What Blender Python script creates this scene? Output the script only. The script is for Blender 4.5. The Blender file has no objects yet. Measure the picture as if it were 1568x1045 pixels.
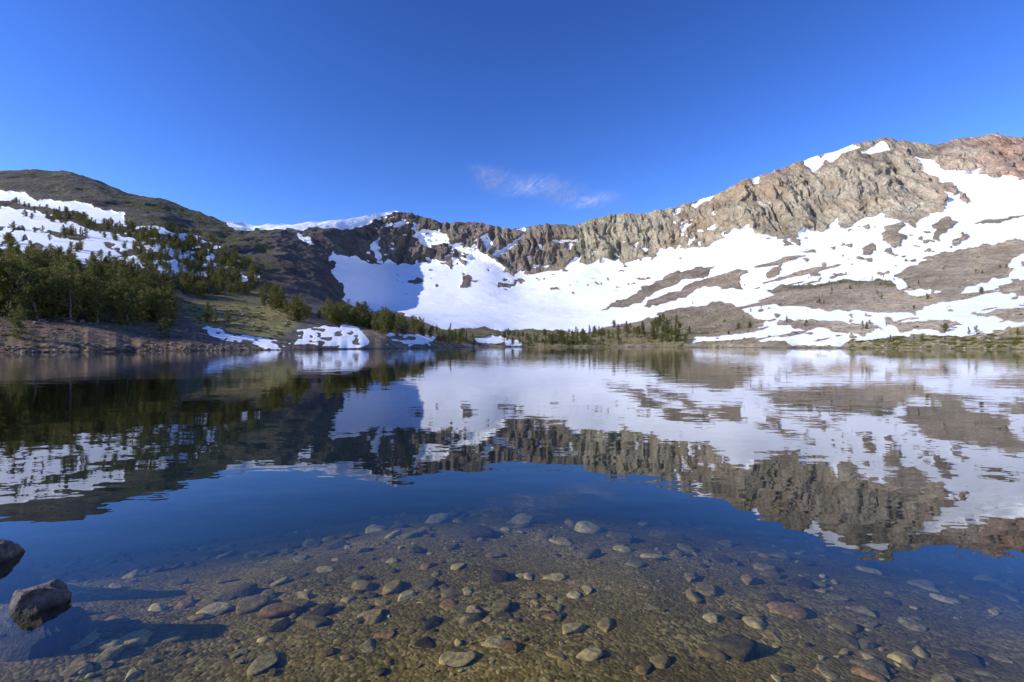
import bpy, math, random
import numpy as np
from mathutils import Vector, Matrix
random.seed(7); rng=np.random.default_rng(7)
F=740.4; XC=784.0; H0=529.0; CH=1.5
scene=bpy.context.scene

# ------------------------------------------------------------------ noise
def _h(i,j,k,s):
    n=(i.astype(np.int64)*374761393+j.astype(np.int64)*668265263+k.astype(np.int64)*2147483647+s*1274126177)&0xffffffff
    n=((n^(n>>13))*1274126177)&0xffffffff
    n=((n^(n>>16))*2246822519)&0xffffffff
    return ((n^(n>>15))&0xffffff)/float(0xffffff)*2-1
def vnoise(x,y,z,s=0):
    xi=np.floor(x);yi=np.floor(y);zi=np.floor(z)
    fx=x-xi;fy=y-yi;fz=z-zi
    fx=fx*fx*(3-2*fx);fy=fy*fy*(3-2*fy);fz=fz*fz*(3-2*fz)
    i=xi.astype(np.int64);j=yi.astype(np.int64);k=zi.astype(np.int64)
    def c(a,b,d): return _h(i+a,j+b,k+d,s)
    x00=c(0,0,0)*(1-fx)+c(1,0,0)*fx; x10=c(0,1,0)*(1-fx)+c(1,1,0)*fx
    x01=c(0,0,1)*(1-fx)+c(1,0,1)*fx; x11=c(0,1,1)*(1-fx)+c(1,1,1)*fx
    return (x00*(1-fy)+x10*fy)*(1-fz)+(x01*(1-fy)+x11*fy)*fz
def fbm(x,y,z,o=4,s=0,g=0.5):
    a=1;t=0;n=np.zeros(np.broadcast(x,y,z).shape)
    for q in range(o):
        n=n+a*vnoise(x,y,z,s+q*17);t+=a;a*=g;x=x*2.03;y=y*2.03;z=z*2.03
    return n/t
def ridged(x,y,z,o=4,s=0):
    a=1;t=0;n=np.zeros(np.broadcast(x,y,z).shape)
    for q in range(o):
        n=n+a*(1-2*np.abs(vnoise(x,y,z,s+q*31)));t+=a;a*=0.55;x=x*2.1;y=y*2.1;z=z*2.1
    return n/t
def sstep(a,b,x):
    t=np.clip((x-a)/(b-a),0,1);return t*t*(3-2*t)
def gblur(a,sig,axis):
    r=int(sig*3)+1;k=np.exp(-0.5*(np.arange(-r,r+1)/sig)**2);k/=k.sum()
    pad=[(0,0)]*a.ndim;pad[axis]=(r,r)
    p=np.pad(a,pad,mode='edge');out=np.zeros_like(a,dtype=float)
    n=a.shape[axis]
    for q in range(2*r+1):
        sl=[slice(None)]*a.ndim;sl[axis]=slice(q,q+n)
        out+=k[q]*p[tuple(sl)]
    return out
def inpoly(px,py,poly):
    P=np.array(poly,float)
    x0,y0=P.min(0);x1,y1=P.max(0)
    res=np.zeros(px.shape,bool)
    m=(px>=x0)&(px<=x1)&(py>=y0)&(py<=y1)
    if not m.any(): return res
    x=px[m];y=py[m];ins=np.zeros(x.shape,bool)
    n=len(P)
    for i in range(n):
        ax,ay=P[i];bx,by=P[(i+1)%n]
        if ay==by: continue
        c=((ay>y)!=(by>y))&(x<(bx-ax)*(y-ay)/(by-ay)+ax)
        ins^=c
    res[m]=ins
    return res

# ------------------------------------------------------------------ node helper
class NT:
    def __init__(s,mat):
        mat.use_nodes=True;s.t=mat.node_tree;s.t.nodes.clear()
    def n(s,typ,ins=None,**kw):
        nd=s.t.nodes.new(typ)
        for k,v in kw.items(): setattr(nd,k,v)
        if ins:
            for k,v in ins.items():
                sock=nd.inputs[k]
                if isinstance(v,bpy.types.NodeSocket): s.t.links.new(v,sock)
                else: sock.default_value=v
        return nd
    def math(s,op,a,b=0.0,clamp=False):
        nd=s.t.nodes.new('ShaderNodeMath');nd.operation=op;nd.use_clamp=clamp
        for i,v in enumerate((a,b)):
            if isinstance(v,bpy.types.NodeSocket): s.t.links.new(v,nd.inputs[i])
            else: nd.inputs[i].default_value=v
        return nd.outputs[0]
    def mix(s,f,a,b,blend='MIX'):
        nd=s.t.nodes.new('ShaderNodeMix');nd.data_type='RGBA';nd.blend_type=blend
        for i,v in ((0,f),(6,a),(7,b)):
            if isinstance(v,bpy.types.NodeSocket): s.t.links.new(v,nd.inputs[i])
            else: nd.inputs[i].default_value=(v if i==0 else (*v,1) if len(v)==3 else v)
        return nd.outputs[2]
    def rng(s,v,a,b,c=0.0,d=1.0,smooth=True):
        nd=s.t.nodes.new('ShaderNodeMapRange')
        if smooth: nd.interpolation_type='SMOOTHSTEP'
        s.t.links.new(v,nd.inputs[0])
        for i,q in enumerate((a,b,c,d)): nd.inputs[i+1].default_value=q
        return nd.outputs[0]
    def noise(s,vec,scale,detail=4,rough=0.55):
        return s.n('ShaderNodeTexNoise',{'Vector':vec,'Scale':scale,'Detail':detail,'Roughness':rough}).outputs[0]

def mesh_obj(name,verts,faces,mat=None,smooth=False,parent=None):
    me=bpy.data.meshes.new(name)
    verts=np.asarray(verts,dtype=np.float32);faces=np.asarray(faces,dtype=np.int32)
    k=faces.shape[1]
    me.vertices.add(len(verts));me.vertices.foreach_set('co',verts.ravel())
    me.loops.add(faces.size);me.loops.foreach_set('vertex_index',faces.ravel())
    me.polygons.add(len(faces));me.polygons.foreach_set('loop_start',np.arange(0,faces.size,k,dtype=np.int32))
    me.update(calc_edges=True);me.validate()
    if smooth: me.polygons.foreach_set('use_smooth',np.ones(len(me.polygons),bool))
    if mat: me.materials.append(mat)
    ob=bpy.data.objects.new(name,me);scene.collection.objects.link(ob)
    if parent: ob.parent=parent
    return ob
def grid_faces(nr,nc):
    r,c=np.meshgrid(np.arange(nr-1),np.arange(nc-1),indexing='ij')
    a=(r*nc+c).ravel()
    return np.stack([a,a+1,a+nc+1,a+nc],1)

# ------------------------------------------------------------------ terrain profile table (bearing -> [range, rise])
T=[ # x, (Y,y)*6 : shore, bench, low, mid, base, sky
(-750,60,None, 90,500, 150,440, 300,385, 550,325, 850,275),
(-200,80,None, 110,485, 170,435, 310,375, 560,320, 900,268),
(0,95,None, 125,486, 190,436, 320,372, 560,318, 930,262),
(75,100,None, 130,490, 200,438, 325,377, 550,322, 920,263),
(150,110,None, 140,494, 210,440, 330,385, 540,328, 890,275),
(250,125,None, 150,503, 230,455, 330,402, 510,345, 820,308),
(300,130,None, 155,508, 230,474, 330,435, 490,378, 780,325),
(340,135,None, 170,508, 240,470, 340,440, 480,388, 770,338),
(430,150,None, 180,518, 260,474, 370,450, 540,395, 820,346),
(500,170,None, 200,510, 280,482, 420,465, 640,400, 900,342),
(560,190,None, 220,507, 300,492, 600,468, 860,402, 1030,333),
(600,205,None, 235,510, 320,498, 690,472, 1000,402, 1090,325),
(660,270,None, 310,520, 420,506, 710,470, 1010,398, 1090,338),
(740,370,None, 400,524, 500,506, 730,470, 990,400, 1080,344),
(800,400,None, 430,522, 540,508, 760,470, 1000,418, 1080,350),
(880,400,None, 430,520, 540,508, 760,470, 1000,400, 1080,352),
(940,390,None, 420,520, 520,505, 740,465, 980,403, 1060,333),
(1030,350,None, 380,514, 470,495, 700,450, 940,382, 1040,320),
(1130,300,None, 330,515, 400,490, 600,445, 860,355, 980,280),
(1250,250,None, 280,515, 350,485, 540,430, 820,355, 960,241),
(1350,220,None, 250,515, 320,480, 500,425, 780,332, 940,212),
(1450,195,None, 225,512, 290,475, 470,410, 740,322, 920,218),
(1568,170,None, 200,507, 270,470, 450,395, 720,305, 900,211),
(1800,140,None, 170,500, 240,455, 400,380, 650,290, 850,225),
(2300,100,None, 130,480, 200,430, 350,370, 550,300, 750,240)]
SKY=[(-750,275),(-200,268),(0,263),(45,261),(75,264),(110,264),(150,275),(200,295),(250,307),(290,322),(340,338),(380,345),(440,344),(490,341),(530,338),(560,332),(600,325),(617,328),(635,331),(660,338),(700,345),(730,342),(760,346),(800,350),(840,347),(860,349),(880,353),(900,343),(940,333),(985,328),(1020,322),(1060,312),(1100,297),(1130,280),(1160,272),(1200,257),(1240,243),(1280,233),(1320,220),(1355,212),(1390,217),(1430,224),(1470,216),(1520,209),(1568,212),(1700,225),(2300,245)]
tx=np.array([t[0] for t in T],float)
xs=np.arange(-750,2301,1.0)
def prof(i,kind):
    v=[]
    for t in T:
        Y=t[1+2*i];y=t[2+2*i]
        if y is None: y=529+1110.0/Y
        v.append(Y if kind=='Y' else y)
    return np.interp(xs,tx,v)
PY=[gblur(prof(i,'Y'),14,0) for i in range(6)]
Py=[gblur(prof(i,'y'),14,0) for i in range(6)]
Py[5]=gblur(np.interp(xs,[s[0] for s in SKY],[s[1] for s in SKY]),3,0)
Py[0]=529+1110.0/PY[0]
px_c=np.concatenate([np.arange(-740,-40,9.0),np.arange(-40,1610,1.3),np.arange(1610,2290,9.0)])
NC=len(px_c)
LY=[np.interp(px_c,xs,p) for p in PY]; Ly=[np.interp(px_c,xs,p) for p in Py]
wob=fbm(px_c/40,px_c*0,px_c*0,4,5)
LY[0]=LY[0]*(1+0.04*wob)
LZ=[(H0-Ly[i])/F*LY[i]+CH for i in range(6)]; LZ[0]=LZ[0]*0
LYu=LY[0]*0.8; LZu=-0.2*LY[0]*0.22
LYb=LY[5]+260; LZb=LZ[5]*0.8-10
LYc=LY[5]+1500; LZc=LZ[5]*0.1-20
lev_v=[-1,0,1,2,3,4,5,6,7]
LYs=np.stack([LYu]+LY+[LYb,LYc]); LZs=np.stack([LZu]+LZ+[LZb,LZc])
cnt=[24,46,56,76,110,140,16,8]
vrow=np.concatenate([np.linspace(lev_v[i],lev_v[i+1],cnt[i],endpoint=False) for i in range(8)]+[[7.0]])
NR=len(vrow)
i0=np.clip(np.floor(vrow+1).astype(int),0,7); fr=(vrow+1-i0)[:,None]
Y=LYs[i0]*(1-fr)+LYs[i0+1]*fr; Z=LZs[i0]*(1-fr)+LZs[i0+1]*fr
V=np.repeat(vrow[:,None],NC,1)
bw=(sstep(0.1,0.5,V)*(1-sstep(4.6,4.9,V)))
Yb=gblur(Y,9,0);Zb=gblur(Z,9,0)
Y=Y*(1-bw)+Yb*bw;Z=Z*(1-bw)+Zb*bw
PXg=np.repeat(px_c[None,:],NR,0)
PYg=H0-(Z-CH)*F/Y
X=(PXg-XC)/F*Y

# ------------------------------------------------------------------ snow / bare-ground map
wx=PXg+14*fbm(PXg/36,PYg/20,V*0,4,3)+5*fbm(PXg/9,PYg/6,V*0,3,4); wy=PYg+8*fbm(PXg/30,PYg/14,V*0+7,4,9)+2.5*fbm(PXg/8,PYg/5,V*0+7,3,10)
SN=[
 [(-740,296),(0,297),(35,300),(60,306),(100,309),(140,316),(190,326),(204,346),(160,339),(110,326),(60,321),(20,314),(-740,312)],
 [(-300,326),(10,318),(60,326),(130,345),(180,355),(212,365),(215,382),(170,374),(120,362),(80,352),(45,344),(-300,345)],
 [(40,345),(80,365),(110,372),(150,376),(185,390),(195,406),(130,403),(80,394),(45,370)],
 [(185,393),(225,396),(265,416),(240,424),(200,414)],
 [(210,345),(240,350),(305,362),(300,369),(250,359)],
 [(265,400),(300,412),(340,418),(335,424),(290,418)],
 [(220,375),(260,380),(300,392),(296,398),(240,388)],
 [(345,422),(380,430),(385,436),(350,431)],
 [(310,498),(345,508),(400,516),(442,526),(436,534),(370,530),(340,518)],
 [(452,505),(480,500),(500,496),(515,500),(532,491),(552,503),(562,522),(562,533),(448,530),(452,518)],
 [(585,506),(640,512),(672,520),(660,527),(600,523)],
 [(730,518),(760,516),(790,521),(795,527),(735,526)],
 [(342,330),(380,330),(440,330),(490,330),(560,320),(600,315),(622,320),(612,330),(590,334),(560,346),(530,353),(470,355),(440,353),(380,356),(350,348)],
 [(458,357),(480,363),(484,372),(466,368)],
 # main bowl
 [(508,383),(530,392),(560,402),(585,405),(598,403),(612,406),(632,404),(652,398),(668,404),(690,405),(684,390),(650,376),(636,362),(650,352),(668,356),(690,366),(700,375),(722,380),(735,385),(750,397),(765,405),(790,420),(815,414),(830,417),(860,417),(872,400),(882,393),(895,405),(930,400),(960,405),(1000,395),(1030,380),(1060,378),(1100,370),(1122,352),(1135,346),(1150,352),(1180,365),(1205,368),(1225,355),(1258,355),(1272,338),(1300,348),(1325,334),(1345,328),(1370,335),(1400,348),(1420,328),(1445,318),(1430,300),(1462,300),(1440,280),(1400,246),(1392,232),(1410,240),(1450,262),(1500,262),(1530,275),(1568,282),(2290,300),(2290,500),(1568,500),(1480,516),(1380,512),(1310,520),(1290,530),(1230,530),(1180,520),(1060,524),(1065,518),(1160,508),(1170,490),(1100,466),(1040,470),(1000,488),(950,500),(900,511),(800,506),(740,500),(680,503),(655,500),(610,484),(560,474),(528,462),(520,440),(508,420),(512,405)],
 [(735,370),(745,362),(750,372),(742,384)],[(790,352),(806,350),(800,360)],[(572,372),(582,366),(592,385),(588,402),(578,395)],
 [(584,350),(612,346),(614,354),(590,356)],[(752,382),(775,374),(800,366),(795,374),(770,388),(757,398)],
 [(1222,246),(1245,240),(1264,243),(1258,252),(1240,262),(1228,256)],[(1262,240),(1285,230),(1308,228),(1290,240),(1270,246)],
 [(1308,236),(1330,226),(1350,216),(1362,230),(1330,238)],[(1056,316),(1075,304),(1094,300),(1085,310),(1062,322)],[(1026,324),(1036,318),(1044,318),(1034,334)],[(1148,276),(1164,270),(1160,282)],
 [(970,382),(990,380),(985,388)],[(1040,350),(1060,345),(1050,356)],
]
BR=[ # bare ground inside snow
 [(925,476),(960,455),(1010,427),(1060,411),(1092,408),(1078,420),(1020,437),(985,462),(940,472)],
 [(985,470),(1030,445),(1072,428),(1078,436),(1050,452),(1010,470)],
 [(1100,430),(1130,410),(1150,414),(1135,428),(1142,440),(1110,444)],
 [(1168,440),(1200,432),(1300,431),(1362,428),(1378,440),(1405,458),(1445,447),(1462,455),(1410,474),(1340,481),(1250,474),(1185,471),(1160,462),(1180,450)],
 [(1370,420),(1430,390),(1480,377),(1568,368),(2000,350),(2000,400),(1700,410),(1568,388),(1545,420),(1520,424),(1500,437),(1460,450),(1410,442),(1385,430)],
 [(1560,430),(1700,420),(2290,400),(2290,450),(1700,460),(1568,455),(1530,450)],
 [(1172,415),(1190,410),(1200,420),(1180,426)],
 [(1060,470),(1100,462),(1150,474),(1090,474)],
 [(1320,380),(1340,372),(1345,388),(1325,394)],[(1350,350),(1375,340),(1385,365),(1370,380),(1352,370)],
 [(1425,345),(1450,333),(1465,338),(1455,355),(1440,360),(1428,370)],
 [(1450,368),(1475,358),(1480,364),(1455,376)],
 [(1490,345),(1530,337),(1568,330),(1568,334),(1520,344)],
 [(1456,290),(1478,296),(1490,308),(1476,312)],[(1490,260),(1530,266),(1520,276),(1495,272)],
 [(1190,490),(1260,494),(1345,500),(1340,512),(1260,508),(1188,500)],
 [(1345,488),(1420,488),(1480,496),(1450,506),(1380,508)],
 [(1480,480),(1568,474),(2290,470),(2290,500),(1568,492)],
 [(1325,440),(1352,436),(1358,452),(1335,456)],
 [(630,428),(648,426),(648,432),(634,433)],[(705,424),(718,422),(720,438),(708,440)],[(764,434),(776,430),(776,438),(768,444)],
 [(672,380),(692,372),(706,392),(690,402),(676,394)],[(655,384),(668,382),(668,392),(656,392)],[(700,398),(716,400),(708,408)],[(672,406),(690,405),(684,416)],
 [(604,398),(626,394),(630,404),(612,410)],
 [(1285,382),(1300,378),(1300,384)],
]
snow=np.zeros(PXg.shape,bool)
for p in SN: snow|=inpoly(wx,wy,p)
bare=np.zeros(PXg.shape,bool)
for p in BR: bare|=inpoly(wx,wy,p)
streak=fbm((PXg+PYg*1.5)/60,(PYg+PXg*0.18)/9,V*0,4,41)
rightm=(PXg>1040)&(PYg>392)&(PXg<2300)
bare|=rightm&(streak>0.28)
sp=fbm(PXg/14,PYg/7,V*0,3,77)
bare|=(PXg>1150)&(PYg>330)&(PYg<520)&(sp>0.38)&(fbm(PXg/60,PYg/40,V*0,2,78)>0.0)
forest_speck=inpoly(wx,wy,[(200,345),(330,372),(400,430),(380,440),(280,430),(180,400)])
snow|=forest_speck&(sp>0.2)
snow|=inpoly(wx,wy,[(-200,330),(60,345),(200,372),(240,410),(120,410),(-200,380)])&(sp>0.08)
snow&=~bare
snow&=~((V<1.4)&(PXg<700)&(sp<-0.25))
cliff_sp=fbm(PXg/9,PYg/6,V*0,3,88)
snow|=(V>3.9)&(V<4.6)&(PXg>640)&(PXg<1120)&(cliff_sp>0.48)
snow|=(V>3.9)&(V<4.9)&(PXg>560)&(PXg<640)&(cliff_sp>0.42)
snow&=~((V>3.2)&(PXg>600)&(PXg<1000)&(cliff_sp<-0.46))
snow&=(V>0.05)&(V<5.3)
S=gblur(gblur(snow.astype(float),0.9,0),0.9,1)

# ------------------------------------------------------------------ displacement
left=1-sstep(470,600,PXg)
cliff=sstep(3.8,4.12,V)*(1-0.72*left)
cliff=np.maximum(cliff,0.22*bare*sstep(2.8,3.4,V))
cliff*=(1-0.82*gblur(gblur(S,2,0),2,1))
e=(PXg*0+1)
Xw=X+12*fbm(X/60,Y/60,Z/60,2,19)
gul=ridged(Xw/75,Y/140,Z/420,4,11)
colm=ridged(Xw/19,Y/50,Z/150,4,23)
bed=fbm(X/300,Y/300,Z/13,3,31)
hd=cliff*(gul*32+colm*16+bed*9)
edge=1-0.45*sstep(4.7,5.0,V)
Yd=Y-hd*0.85*edge
Xd=X+cliff*fbm(X/40,Y/40,Z/160,3,51)*7
amp=sstep(0.3,1.2,V)
Zd=Z+amp*(fbm(X/90,Y/90,e*0,4,61)*np.clip(Y/900,0.05,1)*7*(1-0.6*S)+fbm(X/22,Y/22,e*0,4,71)*np.clip(Y/700,.1,1)*2.4*(1-0.7*S))
Zd+=cliff*(fbm(Xw/20,Y/60,Z/60,4,81)*6+ridged(Xw/9,Y/30,Z/50,3,82)*3.8*edge+fbm(X/10,Y/10,Z/8,3,83)*2.7*edge)
lw=left*sstep(2.6,3.4,V)*sstep(300,380,PXg)
Zd+=lw*ridged(X/35,Y/60,e*0,3,91)*4
Zd+=fbm(X/11,Y/11,e*0,4,101)*np.clip(1-V/2,0,1)*sstep(-.3,.5,V)*0.7
verts=np.stack([Xd,Yd,Zd],-1).reshape(-1,3)

# ------------------------------------------------------------------ colour map
def ramp(pts):
    a=[p[0] for p in pts]
    return np.stack([np.interp(PXg,a,[p[1][i] for p in pts]) for i in range(3)],-1)
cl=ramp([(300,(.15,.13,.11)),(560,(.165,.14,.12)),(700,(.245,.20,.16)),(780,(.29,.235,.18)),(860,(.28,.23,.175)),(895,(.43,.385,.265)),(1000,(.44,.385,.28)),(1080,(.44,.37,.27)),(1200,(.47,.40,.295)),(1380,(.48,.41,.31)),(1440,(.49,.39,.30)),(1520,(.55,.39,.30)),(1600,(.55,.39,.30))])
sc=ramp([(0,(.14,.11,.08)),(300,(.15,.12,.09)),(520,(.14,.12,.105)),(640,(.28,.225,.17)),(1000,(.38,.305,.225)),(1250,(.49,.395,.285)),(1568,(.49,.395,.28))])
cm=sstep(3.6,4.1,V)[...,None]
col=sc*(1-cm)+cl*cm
n1=fbm(X/60,Y/60,Z/120,4,111)[...,None]
n2=fbm(X/200,Y/200,Z/18,3,121)[...,None]
n3=fbm(Xw/12,Y/40,Z/90,4,122)[...,None]
n4=fbm(X/14,Y/14,e*0,4,123)[...,None]
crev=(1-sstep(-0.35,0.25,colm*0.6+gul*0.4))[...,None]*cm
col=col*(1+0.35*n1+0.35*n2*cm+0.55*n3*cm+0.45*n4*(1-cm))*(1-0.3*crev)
rust=sstep(0.1,0.5,fbm(X/120,Y/120,Z/60,3,131))[...,None]*cm*sstep(900,1100,PXg)[...,None]
col=col*(1-0.35*rust)+0.35*rust*np.array([.46,.29,.17])
def paint(poly,c,a=1.0,blur=3):
    global col
    m=inpoly(wx,wy,poly).astype(float)
    m=gblur(gblur(m,blur,0),blur,1)[...,None]*a
    col=col*(1-m)+m*np.array(c)*(1+0.4*n4)
paint([(265,468),(300,462),(400,460),(450,478),(455,500),(440,512),(400,516),(345,506),(300,492)],(.27,.225,.085))
paint([(300,440),(420,448),(440,462),(300,465)],(.15,.14,.06),.8)
paint([(640,505),(800,498),(900,508),(1060,502),(1060,530),(640,530)],(.24,.205,.09),.8)
paint([(560,500),(640,512),(700,520),(690,530),(560,530)],(.22,.16,.10),.8)
paint([(1290,516),(1400,506),(1568,504),(2290,490),(2290,560),(1500,540),(1300,532)],(.22,.20,.07),.7)
paint([(1190,434),(1300,425),(1390,430),(1380,438),(1300,437),(1200,441)],(.15,.15,.06),.8)
paint([(1190,518),(1300,524),(1300,532),(1100,530),(1060,522)],(.28,.24,.12),.7)
paint([(1010,470),(1060,476),(1150,480),(1165,505),(1060,515),(990,505)],(.28,.235,.13),.6)
bn=fbm(X/45,Y/30,e*0,4,141)
br=(bn>-0.05)&(PXg<420)&(V>2.2)&(V<5.2)&(PYg<440)
br=gblur(gblur(br.astype(float),1.5,0),1.5,1)[...,None]*0.7*sstep(120,230,PXg)[...,None]
br=np.maximum(br,0.3*gblur((bn>0.1).astype(float)*(PXg<300),1.5,0)[...,None])
col=col*(1-br)+br*np.array([.13,.135,.05])
nbk=((1-sstep(0.7,1.3,V))*(1-sstep(260,320,PXg)))[...,None]
g4=sstep(0.05,0.3,fbm(X/9,Y/9,e*0,4,145))[...,None]
bank=np.array([.18,.12,.082])*(1-g4*.4)+np.array([.15,.12,.055])*g4*.4
col=col*(1-nbk)+nbk*bank*(1+0.5*n4)
wet=(1-sstep(0.0,0.10,V))[...,None]
col=col*(1-0.5*wet)
col=np.clip(col,0.01,.6)

# ------------------------------------------------------------------ terrain material
mt=bpy.data.materials.new('mountain_ground');N=NT(mt)
geo=N.n('ShaderNodeNewGeometry');P=geo.outputs['Position']
at=N.n('ShaderNodeAttribute',attribute_name='snow').outputs['Fac']
ac=N.n('ShaderNodeAttribute',attribute_name='ground_col').outputs['Color']
acl=N.n('ShaderNodeAttribute',attribute_name='cliff').outputs['Fac']
far_=N.rng(N.n('ShaderNodeSeparateXYZ',{0:P}).outputs[1],120,650)
nA=N.noise(P,0.35,6,0.65); nB=N.noise(P,0.06,5,0.6); nC=N.noise(P,1.6,4,0.6)
mapv=N.n('ShaderNodeMapping',{'Vector':P,'Scale':(1,0.5,0.13)}).outputs[0]
nD=N.noise(mapv,0.25,6,0.62)
nE=N.noise(P,0.22,6,0.7)
nDm=N.math('ADD',N.math('MULTIPLY',nD,acl),N.math('MULTIPLY',nE,N.math('SUBTRACT',1.0,acl)))
v=N.math('ADD',N.math('MULTIPLY',nA,0.4),N.math('MULTIPLY',nC,0.3))
v=N.math('ADD',v,N.math('MULTIPLY',nDm,0.7))
v=N.rng(v,0.45,0.98,0.3,1.75,False)
hsv=N.n('ShaderNodeVectorMath',{0:ac},operation='SCALE');N.t.links.new(v,hsv.inputs['Scale'])
warm=N.mix(N.rng(nB,0.35,0.7),(1.05,0.99,0.91),(0.96,1.0,1.0))
rock=N.mix(1.0,hsv.outputs[0],warm,'MULTIPLY')
sm=N.math('ADD',at,N.math('MULTIPLY',N.math('SUBTRACT',nA,0.5),0.9))
sm=N.rng(sm,0.42,0.58)
snowc=N.mix(N.rng(nB,0.3,0.7),(0.87,0.88,0.90),(0.93,0.93,0.93))
base=N.mix(sm,rock,snowc)
hgt=N.math('ADD',N.math('MULTIPLY',nDm,1.8),N.math('MULTIPLY',nA,1.1))
bstr=N.rng(sm,0,1,1.0,0.18,False)
bump=N.n('ShaderNodeBump',{'Height':hgt,'Distance':N.rng(far_,0,1,0.5,4.4,False),'Strength':bstr})
bs=N.n('ShaderNodeBsdfPrincipled',{'Base Color':base,'Roughness':0.9,'Normal':bump.outputs[0],'Specular IOR Level':0.15})
N.n('ShaderNodeOutputMaterial',{'Surface':bs.outputs[0]})
ter=mesh_obj('mountain_terrain',verts,grid_faces(NR,NC),mt,True)
a=ter.data.attributes.new('snow','FLOAT','POINT');a.data.foreach_set('value',S.ravel().astype(np.float32))
a=ter.data.attributes.new('cliff','FLOAT','POINT');a.data.foreach_set('value',(cm[...,0]*(1-.6*left)).ravel().astype(np.float32))
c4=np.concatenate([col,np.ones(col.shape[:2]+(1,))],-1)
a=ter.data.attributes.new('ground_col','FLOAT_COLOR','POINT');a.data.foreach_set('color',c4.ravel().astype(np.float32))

# ------------------------------------------------------------------ lakebed
def bedz(x,y):
    d=0.19+0.085*np.maximum(y-1.6,0)+0.025*np.maximum(y-3.4,0)**2
    d=d+0.11*np.maximum(x-1.0,0)*sstep(0,5,y)+0.14*np.maximum(-x-1.3,0)*sstep(2.8,5.5,y)
    d=np.minimum(d,14)
    z=-d+0.05*fbm(x/1.3,y/1.3,x*0,3,201)
    z=np.where(y<1.0,z+(1.0-y)*0.35,z)
    for bx,by in ((-2.75,2.78),(-3.7,3.4)):
        z=z+0.13*np.exp(-((x-bx)**2+(y-by)**2)/0.35)
    return np.minimum(z,1.2)
def gridaxis(segs):
    return np.concatenate([np.arange(a,b,s) for a,b,s in segs])
ax=gridaxis([(-3000,-100,200),(-100,-12,8),(-12,12,0.08),(12,100,8),(100,3001,200)])
ay=gridaxis([(-60,-4,4),(-4,14,0.08),(14,60,3),(60,3000,150)])
gx,gy=np.meshgrid(ax,ay)
gz=bedz(gx,gy)
gz=gz+np.where((np.abs(gx)<12)&(gy<14)&(gy>-4),0.012*fbm(gx/0.2,gy/0.2,gx*0,3,211),0)
def bed_material(name,stone=False):
    m=bpy.data.materials.new(name);N=NT(m)
    geo=N.n('ShaderNodeNewGeometry');P=geo.outputs['Position']
    sep=N.n('ShaderNodeSeparateXYZ',{0:P});dep=N.math('MULTIPLY',sep.outputs[2],-1.0)
    if stone:
        rv=N.n('ShaderNodeAttribute',attribute_name='tone').outputs['Color']
        nz=N.noise(P,22,6,0.7)
        c=N.mix(1.0,rv,N.mix(N.rng(nz,0.3,0.7),(0.5,0.5,0.45),(1.35,1.3,1.1)),'MULTIPLY')
        h=nz;dist=0.02
    else:
        Pd=N.n('ShaderNodeVectorMath',{0:P,1:N.n('ShaderNodeVectorMath',{0:N.n('ShaderNodeTexNoise',{'Vector':P,'Scale':14.0,'Detail':2}).outputs['Color'],1:(0.05,0.05,0.05)},operation='MULTIPLY').outputs[0]},operation='ADD').outputs[0]
        vo=N.n('ShaderNodeTexVoronoi',{'Vector':Pd,'Scale':40.0},feature='F1')
        vo2=N.n('ShaderNodeTexVoronoi',{'Vector':Pd,'Scale':15.0},feature='F1')
        wn=N.n('ShaderNodeSeparateColor',{0:vo.outputs['Color']}).outputs[0]
        wn2=N.n('ShaderNodeSeparateColor',{0:vo2.outputs['Color']}).outputs[1]
        c=N.mix(N.math('POWER',wn,2.0),(0.12,0.088,0.024),(0.40,0.30,0.12))
        c=N.mix(N.math('MULTIPLY',N.rng(wn2,0.75,0.8),0.6),c,N.mix(wn,(0.17,0.125,0.055),(0.46,0.36,0.18)))
        silt=N.rng(N.noise(P,1.6,5,0.65),0.38,0.6)
        c=N.mix(N.math('MULTIPLY',silt,0.6),c,(0.175,0.13,0.038))
        big=N.noise(P,0.7,4,0.6)
        c=N.mix(1.0,c,N.mix(N.rng(big,0.3,0.7),(0.6,0.6,0.5),(1.2,1.15,1.0)),'MULTIPLY')
        h=N.math('ADD',N.math('MULTIPLY',vo.outputs['Distance'],-0.6),N.math('MULTIPLY',vo2.outputs['Distance'],-0.4));dist=0.014
    f1=N.rng(dep,0.25,1.05)  # water's light absorption painted into the bed colour, stronger with depth
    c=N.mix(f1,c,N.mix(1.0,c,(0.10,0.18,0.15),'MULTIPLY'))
    f2=N.rng(dep,0.55,1.9)  # deepest bed painted near black-teal, standing in for light lost in water
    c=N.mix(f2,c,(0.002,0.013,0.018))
    b=N.n('ShaderNodeBump',{'Height':h,'Distance':dist,'Strength':0.8})
    bs=N.n('ShaderNodeBsdfPrincipled',{'Base Color':c,'Roughness':0.85,'Normal':b.outputs[0],'Specular IOR Level':0.05})
    N.n('ShaderNodeOutputMaterial',{'Surface':bs.outputs[0]})
    return m
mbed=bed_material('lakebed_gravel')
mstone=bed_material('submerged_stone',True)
mesh_obj('lakebed',np.stack([gx,gy,gz],-1).reshape(-1,3),grid_faces(len(ay),len(ax)),mbed,True)

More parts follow.
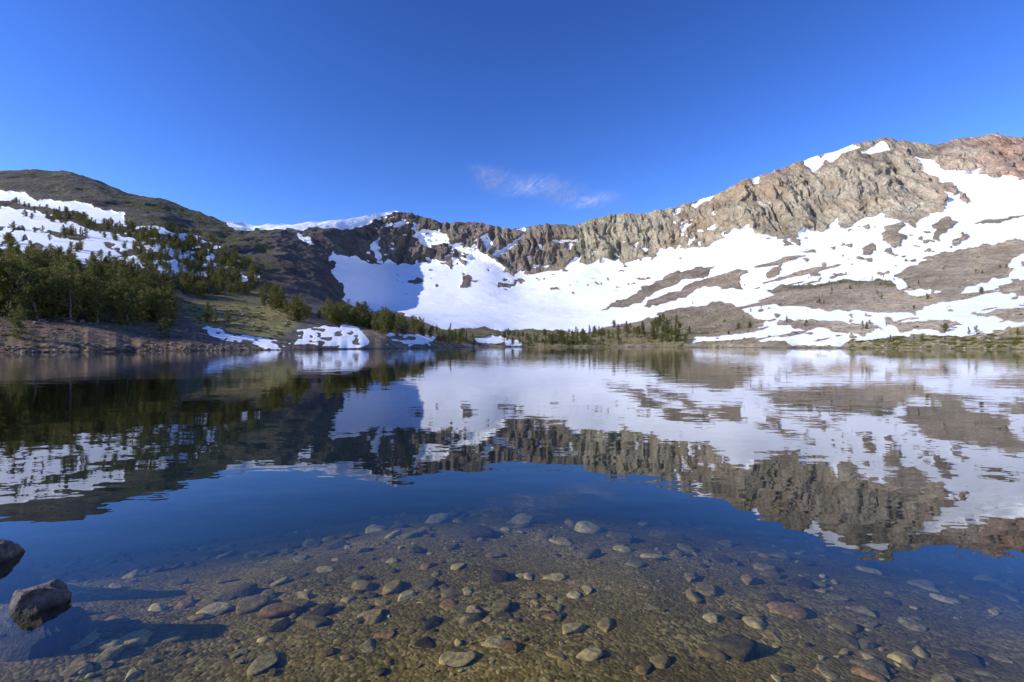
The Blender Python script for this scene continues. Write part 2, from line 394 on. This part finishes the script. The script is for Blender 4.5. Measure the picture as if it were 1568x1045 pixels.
# stones
import bmesh
def ico(sub):
    bm=bmesh.new();bmesh.ops.create_icosphere(bm,subdivisions=sub,radius=1)
    v=np.array([q.co[:] for q in bm.verts]);f=np.array([[w.index for w in p.verts] for p in bm.faces]);bm.free();return v,f
ico1=ico(2);ico2_=ico(3);ico3=ico(5)
def stone(vf,sx,sy,sz,seed,rot,rough=0.35,chops=9,dmin=0.4,dmax=0.8):
    v,f=vf
    o=seed*13.7
    r=np.random.default_rng(seed);w=v.copy()
    for q in range(chops):
        n=r.normal(size=3)
        if q==0: n=np.array([r.normal(0,.15),r.normal(0,.15),1.0])
        n/=np.linalg.norm(n);d=r.uniform(dmin,dmax)
        s=w@n;over=np.maximum(s-d,0);w=w-over[:,None]*n*0.95
    w=w*(1+rough*0.35*fbm(v[:,0]*1.7+o,v[:,1]*1.7,v[:,2]*1.7,4,seed%97)[:,None])
    w=w*np.array([sx,sy,sz])
    c,s_=math.cos(rot),math.sin(rot)
    w=np.stack([w[:,0]*c-w[:,1]*s_,w[:,0]*s_+w[:,1]*c,w[:,2]],1)
    return w,f
vs=[];fs=[];tn=[];off=0
TONES=[(.22,.165,.08),(.28,.21,.10),(.11,.088,.05),(.38,.30,.16),(.26,.16,.08),(.22,.185,.11),(.07,.058,.04),(.44,.36,.21),(.17,.145,.09)]
def add_stone(vf,x,y,s,seed,flat=0.5,tone=None,asp=None,z=None):
    global off
    asp=asp or random.uniform(0.5,0.95)
    w,f=stone(vf,s*1.2,s*asp*1.2,s*flat*random.uniform(.7,1.2),seed,random.uniform(0,6.28))
    if z is None: z=float(bedz(np.array([x]),np.array([y]))[0])
    w=w+np.array([x,y,z+s*flat*0.15])
    vs.append(w);fs.append(f+off);off+=len(w)
    t=tone or random.choice(TONES)
    k=random.uniform(.7,1.25)
    tn.append(np.tile(np.array([t[0]*k,t[1]*k,t[2]*k,1]),(len(w),1)))
sd=1000
clus=lambda x,y: float(fbm(np.array([x/1.1]),np.array([y/1.1]),np.array([0.0]),3,401)[0])
for i in range(4200):
    y=1.5+random.random()**1.2*9.0; x=random.uniform(-1.25,1.25)*(y+0.6)
    if clus(x,y)<random.uniform(-0.5,0.35): continue
    s=0.009+0.032*random.random()**2.0
    sd+=1;add_stone(ico1,x,y,s*(0.8+0.09*y),sd,0.45)
def atpx(x,y,depth=0.3):
    Yq=(CH+depth)*F/(y-H0);return (x-XC)/F*Yq,Yq
spots=[(330,930,24),(365,893,30),(383,920,28),(430,930,26),(492,933,22),(600,888,28),(655,885,18),(560,945,18),(660,955,20),(590,975,16),(720,945,20),(765,934,28),(410,1025,28),(455,915,14),(1130,995,44),(620,905,18),(970,850,18),(905,830,20),(880,905,12),(1210,915,22),(1300,960,20),(1340,1010,26),(1265,1025,18),(850,1015,14),(780,1000,18),(565,995,18),(1060,870,18),(1150,860,22),(730,785,26),(640,822,15),(520,800,18),(460,820,16),(700,850,12),(1250,850,17),(1400,920,22),(1480,980,24),(1450,1035,26),(240,930,14),(270,860,14),(1020,770,25),(900,770,22),(580,760,20),(810,870,14),(1180,960,16),(1085,940,14),(340,905,16),(410,900,14),(470,900,16),(535,905,12),(300,945,12),(630,790,22),(690,815,16),(560,820,16),(860,800,18),(950,790,20),(760,830,14),(500,850,14),(430,870,14),(1000,830,16),(1100,820,18),(670,740,22),(480,770,20),(800,750,24),(1190,900,20),(1090,1000,24),(1060,905,16),(1320,900,18),(540,870,14),(350,860,16),(310,915,18),
 (120,955,16),(70,1000,20),(160,1015,18),(200,975,14),(25,1030,26),(690,920,16),(840,940,18),(930,960,20),(1000,930,16),(900,1010,22),(700,1010,18),(500,1010,16),(1010,1020,20)]
for (x,y,r) in spots:
    wx_,wy_=atpx(x,y,0.33);sd+=1;add_stone(ico2_,wx_,wy_,r*1.0*wy_/F,sd,0.42)
for i in range(760):
    y=1.6+random.random()*8; x=random.uniform(-1.2,1.3)*(y+0.3)
    if clus(x,y)<random.uniform(-0.6,0.3): continue
    sd+=1;add_stone(ico1 if y>4 else ico2_,x,y,random.uniform(0.03,0.085)*(0.8+0.13*y),sd,0.42)
def flush(name,mat):
    global vs,fs,tn,off
    st=mesh_obj(name,np.concatenate(vs),np.concatenate(fs),mat,False)
    a=st.data.attributes.new('tone','FLOAT_COLOR','POINT');a.data.foreach_set('color',np.concatenate(tn).ravel().astype(np.float32))
    vs=[];fs=[];tn=[];off=0
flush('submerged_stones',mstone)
# rocks strewn along the far shoreline and slopes
pos3=np.stack([Xd,Yd,Zd],-1)
def strew(poly,n,smin,smax,tones):
    global sd
    idx=np.argwhere(inpoly(PXg,PYg,poly)&(V>0.0)&(V<5)&(S<.4))
    for (i,j) in idx[rng.integers(0,len(idx),n)]:
        p=pos3[i,j];sd+=1
        add_stone(ico1,p[0]+random.uniform(-.5,.5),p[1]+random.uniform(-.5,.5),random.uniform(smin,smax)*(1.8 if random.random()<.08 else 1),sd,0.7,random.choice(tones),None,p[2])
BT=[(.18,.13,.095),(.12,.085,.065),(.23,.175,.135)]
strew([(-60,480),(0,478),(150,490),(300,505),(450,520),(450,536),(0,546),(-60,548)],420,.15,.55,BT)
strew([(-60,530),(0,532),(300,528),(450,527),(450,536),(0,548),(-60,552)],220,.2,.6,BT)
strew([(560,515),(700,520),(1060,522),(1300,520),(1568,520),(1568,540),(560,536)],420,.25,.8,[(.3,.25,.19),(.22,.18,.13),(.36,.31,.25)])
strew([(1000,400),(1568,350),(1568,520),(1000,520)],500,.5,1.6,[(.3,.25,.19),(.24,.2,.15)])
strew([(265,465),(450,470),(450,515),(300,500)],90,.3,.9,[(.28,.24,.2),(.2,.17,.13)])
mrk=bpy.data.materials.new('shore_rock');N=NT(mrk)
P=N.n('ShaderNodeNewGeometry').outputs['Position'];nz=N.noise(P,3,6,.65)
c=N.mix(1.0,N.n('ShaderNodeAttribute',attribute_name='tone').outputs['Color'],N.mix(N.rng(nz,.3,.7),(.6,.6,.6),(1.3,1.25,1.2)),'MULTIPLY')
bs=N.n('ShaderNodeBsdfPrincipled',{'Base Color':c,'Roughness':0.9,'Normal':N.n('ShaderNodeBump',{'Height':nz,'Distance':.1}).outputs[0]})
N.n('ShaderNodeOutputMaterial',{'Surface':bs.outputs[0]})
flush('shoreline_rocks',mrk)

# emergent boulders
mb=bpy.data.materials.new('boulder_rock');N=NT(mb)
P=N.n('ShaderNodeNewGeometry').outputs['Position']
sep=N.n('ShaderNodeSeparateXYZ',{0:P})
n=N.noise(P,14,8,0.7);n2=N.noise(P,60,4,0.6);n3=N.noise(P,5,3,0.5)
c=N.mix(N.rng(n,0.35,0.68),(0.065,0.05,0.04),(0.26,0.20,0.155))
c=N.mix(N.rng(n3,0.58,0.75),c,(0.2,0.12,0.07))
wetm=N.rng(sep.outputs[2],0.0,0.035,0.35,1.0)
sc_=N.n('ShaderNodeVectorMath',{0:c},operation='SCALE');N.t.links.new(wetm,sc_.inputs['Scale'])
bmp=N.n('ShaderNodeBump',{'Height':N.math('ADD',n,N.math('MULTIPLY',n2,0.3)),'Distance':0.05,'Strength':1.0})
bs=N.n('ShaderNodeBsdfPrincipled',{'Base Color':sc_.outputs[0],'Roughness':0.7,'Normal':bmp.outputs[0]})
N.n('ShaderNodeOutputMaterial',{'Surface':bs.outputs[0]})
for (x,y,sx,sy,hgt_,seed,rot) in [(-2.74,2.80,0.20,0.17,0.115,31,0.2),(-3.70,3.40,0.21,0.2,0.15,57,1.1)]:
    w,f=stone(ico(6),1.0,0.9,1.0,seed,rot,0.6,12,0.5,0.8)
    w=w*(1+0.06*ridged(w[:,0]*2.2,w[:,1]*2.2,w[:,2]*3,5,seed)[:,None])
    zt=w[:,2].max()
    # a rugged cap above the water on a wider foot that reaches into the bed
    up=np.clip(w[:,2]/zt,-1,1)
    zz=np.where(up>0,up*(hgt_+0.04)-0.04,-0.04+up*0.42)
    sp_=np.where(up>0,1.0,1.0+0.9*(-up)**0.6)
    # undo the sphere closing at the bottom so the foot stays broad
    rad=np.sqrt(w[:,0]**2+w[:,1]**2)+1e-6
    keep=np.where(up<0,np.maximum(rad,0.85*(-up>0.15))/rad,1.0)
    keep=np.minimum(keep,3.0)
    w=np.stack([w[:,0]*sx*sp_*keep,w[:,1]*sy*sp_*keep,zz],1)
    mesh_obj('boulder',w+np.array([x,y,0.0]),f,mb,False)

# ------------------------------------------------------------------ water
mw=bpy.data.materials.new('lake_water');N=NT(mw)
geo=N.n('ShaderNodeNewGeometry');P=geo.outputs['Position']
m1=N.n('ShaderNodeMapping',{'Vector':P,'Scale':(0.55,1.0,1),'Rotation':(0,0,0.2)}).outputs[0]
a1=N.noise(m1,0.8,2,0.5);a2=N.noise(m1,4.0,2,0.5)
patch=N.rng(N.noise(P,0.02,2,0.5),0.35,0.65,0.35,1.2)
hh=N.math('ADD',N.math('MULTIPLY',a1,1.0),N.math('MULTIPLY',a2,0.15))
hh=N.math('MULTIPLY',hh,patch)
bmp=N.n('ShaderNodeBump',{'Height':hh,'Distance':0.016,'Strength':1.0})
dt=N.n('ShaderNodeVectorMath',{0:geo.outputs['Incoming'],1:bmp.outputs[0]},operation='DOT_PRODUCT').outputs['Value']
cs=N.math('SUBTRACT',1.0,N.math('ABSOLUTE',dt),True)
R=N.math('ADD',N.math('MULTIPLY',N.math('POWER',cs,4.7),0.98),0.02,True)
gl=N.n('ShaderNodeBsdfGlossy',{'Color':(1,1,1,1),'Roughness':0.0,'Normal':bmp.outputs[0]})
tr=N.n('ShaderNodeBsdfTransparent',{'Color':(0.91,0.91,0.79,1)})
mx=N.n('ShaderNodeMixShader',{0:R,1:tr.outputs[0],2:gl.outputs[0]})
N.n('ShaderNodeOutputMaterial',{'Surface':mx.outputs[0]})
mesh_obj('lake_water',[(-1600,-8,0),(1600,-8,0),(1600,900,0),(-1600,900,0)],[(0,1,2,3)],mw)

# ------------------------------------------------------------------ trees
def leafmat(name,c1,c2):
    m=bpy.data.materials.new(name);N=NT(m)
    P=N.n('ShaderNodeNewGeometry').outputs['Position']
    oi=N.n('ShaderNodeObjectInfo').outputs['Random']
    n=N.noise(P,0.9,3,0.6)
    f=N.math('ADD',N.math('MULTIPLY',n,0.8),N.math('SUBTRACT',N.math('MULTIPLY',oi,0.5),0.15),True)
    c=N.mix(f,c1,c2)
    d=N.n('ShaderNodeBsdfPrincipled',{'Base Color':c,'Roughness':0.65,'Specular IOR Level':0.25})
    t=N.n('ShaderNodeBsdfTranslucent',{'Color':c})
    x=N.n('ShaderNodeMixShader',{0:0.3,1:d.outputs[0],2:t.outputs[0]})
    N.n('ShaderNodeOutputMaterial',{'Surface':x.outputs[0]})
    return m
mleaf=leafmat('pine_foliage',(0.05,0.06,0.018),(0.25,0.225,0.045))
mshrub=leafmat('shrub_foliage',(0.10,0.105,0.025),(0.24,0.21,0.06))
mbark=bpy.data.materials.new('pine_bark');N=NT(mbark)
P=N.n('ShaderNodeNewGeometry').outputs['Position']
bs=N.n('ShaderNodeBsdfPrincipled',{'Base Color':N.mix(N.noise(P,6,4),(0.09,0.06,0.045),(0.2,0.16,0.13)),'Roughness':0.9})
N.n('ShaderNodeOutputMaterial',{'Surface':bs.outputs[0]})
def tube(p0,p1,r0,r1,k=5):
    p0=np.array(p0,float);p1=np.array(p1,float);d=p1-p0;d/=np.linalg.norm(d)+1e-9
    a=np.cross(d,[0,0,1.0]) if abs(d[2])<0.9 else np.cross(d,[1.0,0,0]);a/=np.linalg.norm(a);b=np.cross(d,a)
    ang=np.arange(k)/k*2*math.pi
    ring=np.cos(ang)[:,None]*a+np.sin(ang)[:,None]*b
    v=np.concatenate([p0+ring*r0,p1+ring*r1])
    f=[(i,(i+1)%k,k+(i+1)%k,k+i) for i in range(k)]
    return v,np.array(f)
def make_pine(seed,h=1.0,bushy=0.24,stems=1,nb=70,bare=0.08,round_=1.5):
    r=np.random.default_rng(seed);V=[];Fc=[];M=[];o=0
    def put(v,f,mi):
        nonlocal o
        V.append(v);Fc.append(f+o);M.append(np.full(len(f),mi));o+=len(v)
    quads=[]
    for s in range(stems):
        lean=r.normal(0,0.03 if stems==1 else 0.14,2);hh=h*(1 if s==0 else r.uniform(.6,.95))
        bx=r.normal(0,0.02,2)*(stems>1)
        prev=np.array([bx[0],bx[1],-0.04]);pts=[prev]
        for q in range(1,7):
            t=q/6;p=np.array([bx[0]+lean[0]*t+r.normal(0,.006),bx[1]+lean[1]*t+r.normal(0,.006),hh*t])
            v,f=tube(prev,p,0.022*(1-(q-1)/6.2),0.022*(1-q/6.2),6);put(v,f,0);prev=p;pts.append(p)
        pts=np.array(pts)
        lopa=r.uniform(0,6.28)
        for b in range(nb):
            t=bare+(0.98-bare)*((b+r.random())/nb)
            c=np.array([np.interp(t,np.linspace(0,1,7),pts[:,i]) for i in range(3)])
            prof=bushy*min(1,(1-t)*round_+0.12)*(0.72+0.28*min(1,(t-bare)*7))
            ang=r.uniform(0,6.28)
            L=prof*r.uniform(0.4,1.25)*(1+0.3*math.cos(ang-lopa))
            up=r.uniform(-0.1,0.5)*(0.6+t)
            d=np.array([math.cos(ang),math.sin(ang),up])
            e2=c+d*L
            v,f=tube(c,e2,0.006*(1.2-t),0.002,3);put(v,f,0)
            ncl=max(2,int(L/0.035))
            for q in range(ncl):
                u=(q+1)/ncl
                if u<0.25: continue
                cc=c+d*L*u+r.normal(0,0.012,3)
                sz=0.030*r.uniform(.7,1.35)
                k=10
                cen=cc+r.normal(0,sz*0.75,(k,3))
                for cq in cen:
                    a=r.normal(size=3);a[2]+=0.3;a/=np.linalg.norm(a);bb=np.cross(a,r.normal(size=3));bb/=np.linalg.norm(bb)
                    w=sz*r.uniform(.5,.9)
                    quads.append([cq-a*w,cq+bb*w*0.45,cq+a*w,cq-bb*w*0.45])
    Q=np.array(quads).reshape(-1,3);fq=np.arange(len(Q)).reshape(-1,4)
    put(Q,fq,1)
    ob=mesh_obj('tmp',np.concatenate(V),np.concatenate(Fc),None)
    me=ob.data;me.materials.append(mbark);me.materials.append(mleaf)
    me.polygons.foreach_set('material_index',np.concatenate(M).astype(np.int32))
    bpy.data.objects.remove(ob);return me
pines=[make_pine(1,1,0.21,1,64),make_pine(2,1,0.27,1,60,0.05,2.0),make_pine(3,1,0.25,2,40,.08,2.0),make_pine(4,1,0.31,3,30,0.04,2.4),make_pine(5,1,0.17,1,60,0.12),make_pine(6,1,0.25,1,50,0.12,1.9)]
def make_shrub(seed):
    r=np.random.default_rng(seed);n=700
    p=r.normal(size=(n,3));p/=np.linalg.norm(p,axis=1)[:,None];p*= (r.random(n)**0.4)[:,None]
    p[:,2]=np.abs(p[:,2])*0.55;p*= (1+0.3*fbm(p[:,0]*2+seed,p[:,1]*2,p[:,2]*2,2,seed))[:,None]
    a=r.normal(size=(n,3));a/=np.linalg.norm(a,axis=1)[:,None];b=np.cross(a,r.normal(size=(n,3)));b/=np.linalg.norm(b,axis=1)[:,None]
    w=r.uniform(.05,.11,n)[:,None]
    Q=np.stack([p-a*w,p+b*w*.5,p+a*w,p-b*w*.5],1).reshape(-1,3)
    ob=mesh_obj('tmp',Q,np.arange(4*n).reshape(-1,4),mshrub);me=ob.data;bpy.data.objects.remove(ob);return me
shrubs=[make_shrub(i) for i in (1,2,3)]
def empty(name):
    e_=bpy.data.objects.new(name,None);scene.collection.objects.link(e_);return e_
def place(me,name,pos,s,parent=None,wide=1.0):
    ob=bpy.data.objects.new(name,me);scene.collection.objects.link(ob)
    ob.location=pos;ob.rotation_euler=(random.uniform(-.04,.04),random.uniform(-.04,.04),random.uniform(0,6.28))
    ob.scale=(s*wide,s*wide,s)
    if parent: ob.parent=parent
    return ob
def scatter(poly,n,hmin,hmax,parent,cluster=0.0,meshes=None,nm='pine',avoid_snow=0.0,seed=0):
    m=inpoly(PXg,PYg,poly)&(V>0.06)&(V<5)
    if cluster: m&=(fbm(X/28,Y/28,X*0,3,300+seed)>cluster-0.35)
    idx=np.argwhere(m)
    if len(idx)==0: return
    pick=idx[rng.integers(0,len(idx),n)]
    for (i,j) in pick:
        if S[i,j]>0.5 and random.random()<avoid_snow: continue
        p=pos3[i,j]
        s=random.uniform(hmin,hmax)*(0.65 if random.random()<0.35 else 1)
        place(random.choice(meshes or pines),nm,(p[0]+random.uniform(-1,1),p[1]+random.uniform(-1,1),p[2]-0.15),s,parent,random.uniform(.85,1.2))
forest=empty('pine_forest')
scatter([(-400,485),(-400,400),(0,402),(60,417),(120,430),(200,441),(256,454),(268,498),(200,494),(100,488),(0,482)],240,8,14.5,forest,seed=1)
scatter([(-300,390),(0,368),(60,384),(130,400),(220,416),(270,436),(262,455),(120,430),(0,412)],100,6,10,forest,cluster=.3,avoid_snow=.6,seed=2)
hill=empty('hillside_pines')
scatter([(-60,300),(0,300),(60,318),(150,340),(240,345),(330,362),(400,420),(420,452),(280,440),(200,410),(80,380),(0,345)],380,4.5,9,hill,cluster=.32,avoid_snow=.72,seed=3)
scatter([(100,330),(200,345),(330,365),(390,410),(300,420),(200,390)],150,5,9.5,hill,cluster=.2,avoid_snow=.65,seed=21)
scatter([(210,380),(330,380),(400,425),(430,455),(280,450),(220,420)],250,5,10,hill,cluster=.25,avoid_snow=.55,seed=4)
pen=empty('peninsula_pines')
scatter([(405,462),(450,474),(520,484),(560,492),(640,500),(640,508),(560,505),(500,496),(450,490),(420,474)],75,6,14,pen,avoid_snow=.3,seed=5)
scatter([(560,497),(650,506),(650,516),(570,512)],22,7,11,pen,seed=6)
far=empty('far_shore_pines')
scatter([(640,508),(800,514),(1060,505),(1060,526),(900,530),(640,528)],140,3,9,far,cluster=.3,avoid_snow=.6,seed=7)
scatter([(940,500),(1010,490),(1060,495),(1060,524),(940,524)],38,6,11,far,avoid_snow=.5,seed=8)
scatter([(760,518),(960,518),(960,530),(760,530)],50,3.5,8,far,seed=18)
rs=empty('slope_pines')
scatter([(1060,440),(1568,400),(1568,525),(1060,525)],60,2.5,5,rs,avoid_snow=.8,seed=9)
scatter([(1180,425),(1400,425),(1400,440),(1180,440)],60,1.5,3,rs,seed=10,avoid_snow=.6)
sh=empty('shore_shrubs')
scatter([(1300,518),(1700,510),(1700,535),(1300,532)],200,0.7,1.7,sh,meshes=shrubs,nm='shrub',avoid_snow=.8,seed=11)
scatter([(270,462),(450,470),(440,520),(300,495)],120,0.6,1.5,sh,meshes=shrubs,nm='shrub',avoid_snow=.9,seed=12)
scatter([(640,512),(1100,506),(1100,532),(640,530)],180,0.8,2.0,sh,meshes=shrubs,nm='shrub',avoid_snow=.9,seed=13)
scatter([(-100,495),(0,490),(260,500),(260,530),(0,545)],40,0.4,1.0,sh,meshes=shrubs,nm='shrub',seed=14)
for (x,y,h,k) in [(32,519,7.5,1),(318,494,8.0,0),(330,492,5,4),(348,497,5.5,1),(404,466,9,2),(416,467,11,1),(428,468,9,3),(250,518,6,1),(470,487,11,2),(584,500,10,0),(633,502,10,3),(545,494,9,2),(1130,500,5,3),(1148,500,5,3),(1020,512,12,2),(1035,516,10,0),(640,504,7,5),(60,488,16,2),(15,484,17,3),(110,492,14,1),(150,494,13,0),(200,498,12,2),(228,499,11,3),(258,502,9,1),(-10,482,17,1),(178,494,12,5),(85,486,14,5)]:
    d=np.abs(PXg-x)+np.abs(PYg-y)*1.5;i,j=np.unravel_index(np.argmin(d),d.shape)
    p=pos3[i,j];place(pines[k],'pine_tree',(p[0],p[1],p[2]-0.15),h)

# ------------------------------------------------------------------ cirrus
mc=bpy.data.materials.new('cirrus');N=NT(mc)
tc=N.n('ShaderNodeTexCoord').outputs['Generated']
mp=N.n('ShaderNodeMapping',{'Vector':tc,'Scale':(3.0,1.4,1),'Rotation':(0,0,0.5)}).outputs[0]
n=N.n('ShaderNodeTexNoise',{'Vector':mp,'Scale':2.2,'Detail':8,'Roughness':0.62,'Distortion':1.2}).outputs[0]
mp2=N.n('ShaderNodeMapping',{'Vector':tc,'Scale':(14.0,2.5,1),'Rotation':(0,0,0.3)}).outputs[0]
n2=N.noise(mp2,2.5,5,0.6)
ss=N.n('ShaderNodeSeparateXYZ',{0:tc})
bx_=N.math('SUBTRACT',ss.outputs[1],N.math('ADD',0.10,N.math('MULTIPLY',ss.outputs[0],0.65)))
band=N.rng(N.math('ABSOLUTE',bx_),0.0,0.30,1.0,0.0)
ex=N.math('MULTIPLY',N.rng(ss.outputs[0],0.02,0.15),N.rng(ss.outputs[0],0.6,0.98,1,0))
ey=N.math('MULTIPLY',N.rng(ss.outputs[1],0.0,0.12),N.rng(ss.outputs[1],0.8,0.98,1,0))
al=N.math('MULTIPLY',N.math('MULTIPLY',N.rng(n,0.22,0.7),N.rng(n2,0.25,0.75,0.4,1.0)),N.math('MULTIPLY',band,N.math('MULTIPLY',ex,ey)))
al=N.math('MULTIPLY',al,0.6)
d=N.n('ShaderNodeBsdfDiffuse',{'Color':(.9,.9,.9,1)});t=N.n('ShaderNodeBsdfTranslucent',{'Color':(.9,.9,.9,1)})
ad=N.n('ShaderNodeMixShader',{0:0.7,1:d.outputs[0],2:t.outputs[0]})
tr=N.n('ShaderNodeBsdfTransparent')
mx=N.n('ShaderNodeMixShader',{0:al,1:tr.outputs[0],2:ad.outputs[0]})
N.n('ShaderNodeOutputMaterial',{'Surface':mx.outputs[0]})
cz=2900
cv=[];nx,ny=20,12
for j in range(ny+1):
    for i in range(nx+1):
        yy=7700+(11200-7700)*j/ny;xx=-900+3600*i/nx
        cv.append((xx,yy,cz+60*math.sin(i*.7+j*.4)))
mesh_obj('cirrus_cloud',cv,grid_faces(ny+1,nx+1),mc,True)

# ------------------------------------------------------------------ sun, sky, camera
EL=math.radians(26);sd_=Vector((-0.95,-0.31,0)).normalized()
dirv=Vector((sd_.x*math.cos(EL),sd_.y*math.cos(EL),math.sin(EL)))
L=bpy.data.lights.new('sun','SUN');L.energy=5.0;L.angle=math.radians(0.53);L.color=(1,0.96,0.875)
lo=bpy.data.objects.new('sun',L);scene.collection.objects.link(lo);lo.rotation_euler=dirv.to_track_quat('Z','Y').to_euler()
w=bpy.data.worlds.new('World');scene.world=w;w.use_nodes=True;wt=w.node_tree
bg=wt.nodes['Background'];sk=wt.nodes.new('ShaderNodeTexSky');sk.sky_type='NISHITA';sk.sun_disc=False
sk.sun_elevation=EL;sk.sun_rotation=math.atan2(dirv.x,dirv.y)%(2*math.pi);sk.altitude=2000;sk.air_density=1.25;sk.dust_density=0.3;sk.ozone_density=3.0
hs=wt.nodes.new('ShaderNodeHueSaturation');hs.inputs['Saturation'].default_value=1.12;hs.inputs['Value'].default_value=1.55
gm=wt.nodes.new('ShaderNodeGamma');gm.inputs[1].default_value=1.52
ml=wt.nodes.new('ShaderNodeMix');ml.data_type='RGBA';ml.blend_type='MULTIPLY';ml.inputs[0].default_value=1.0;ml.inputs[7].default_value=(0.325,0.295,0.375,1)
wt.links.new(sk.outputs[0],hs.inputs['Color']);wt.links.new(hs.outputs[0],gm.inputs[0]);wt.links.new(gm.outputs[0],ml.inputs[6]);wt.links.new(ml.outputs[2],bg.inputs[0]);bg.inputs[1].default_value=0.15
cam=bpy.data.cameras.new('camera');cam.lens=17;cam.sensor_width=36;cam.clip_start=0.05;cam.clip_end=40000
cam.shift_y=(H0-522.5)/1568
co=bpy.data.objects.new('camera',cam);scene.collection.objects.link(co);co.location=(0,0,CH);co.rotation_euler=(math.radians(90),0,0)
scene.camera=co
scene.view_settings.view_transform='Standard';scene.view_settings.look='None';scene.view_settings.exposure=0
print('ok',NR,NC)
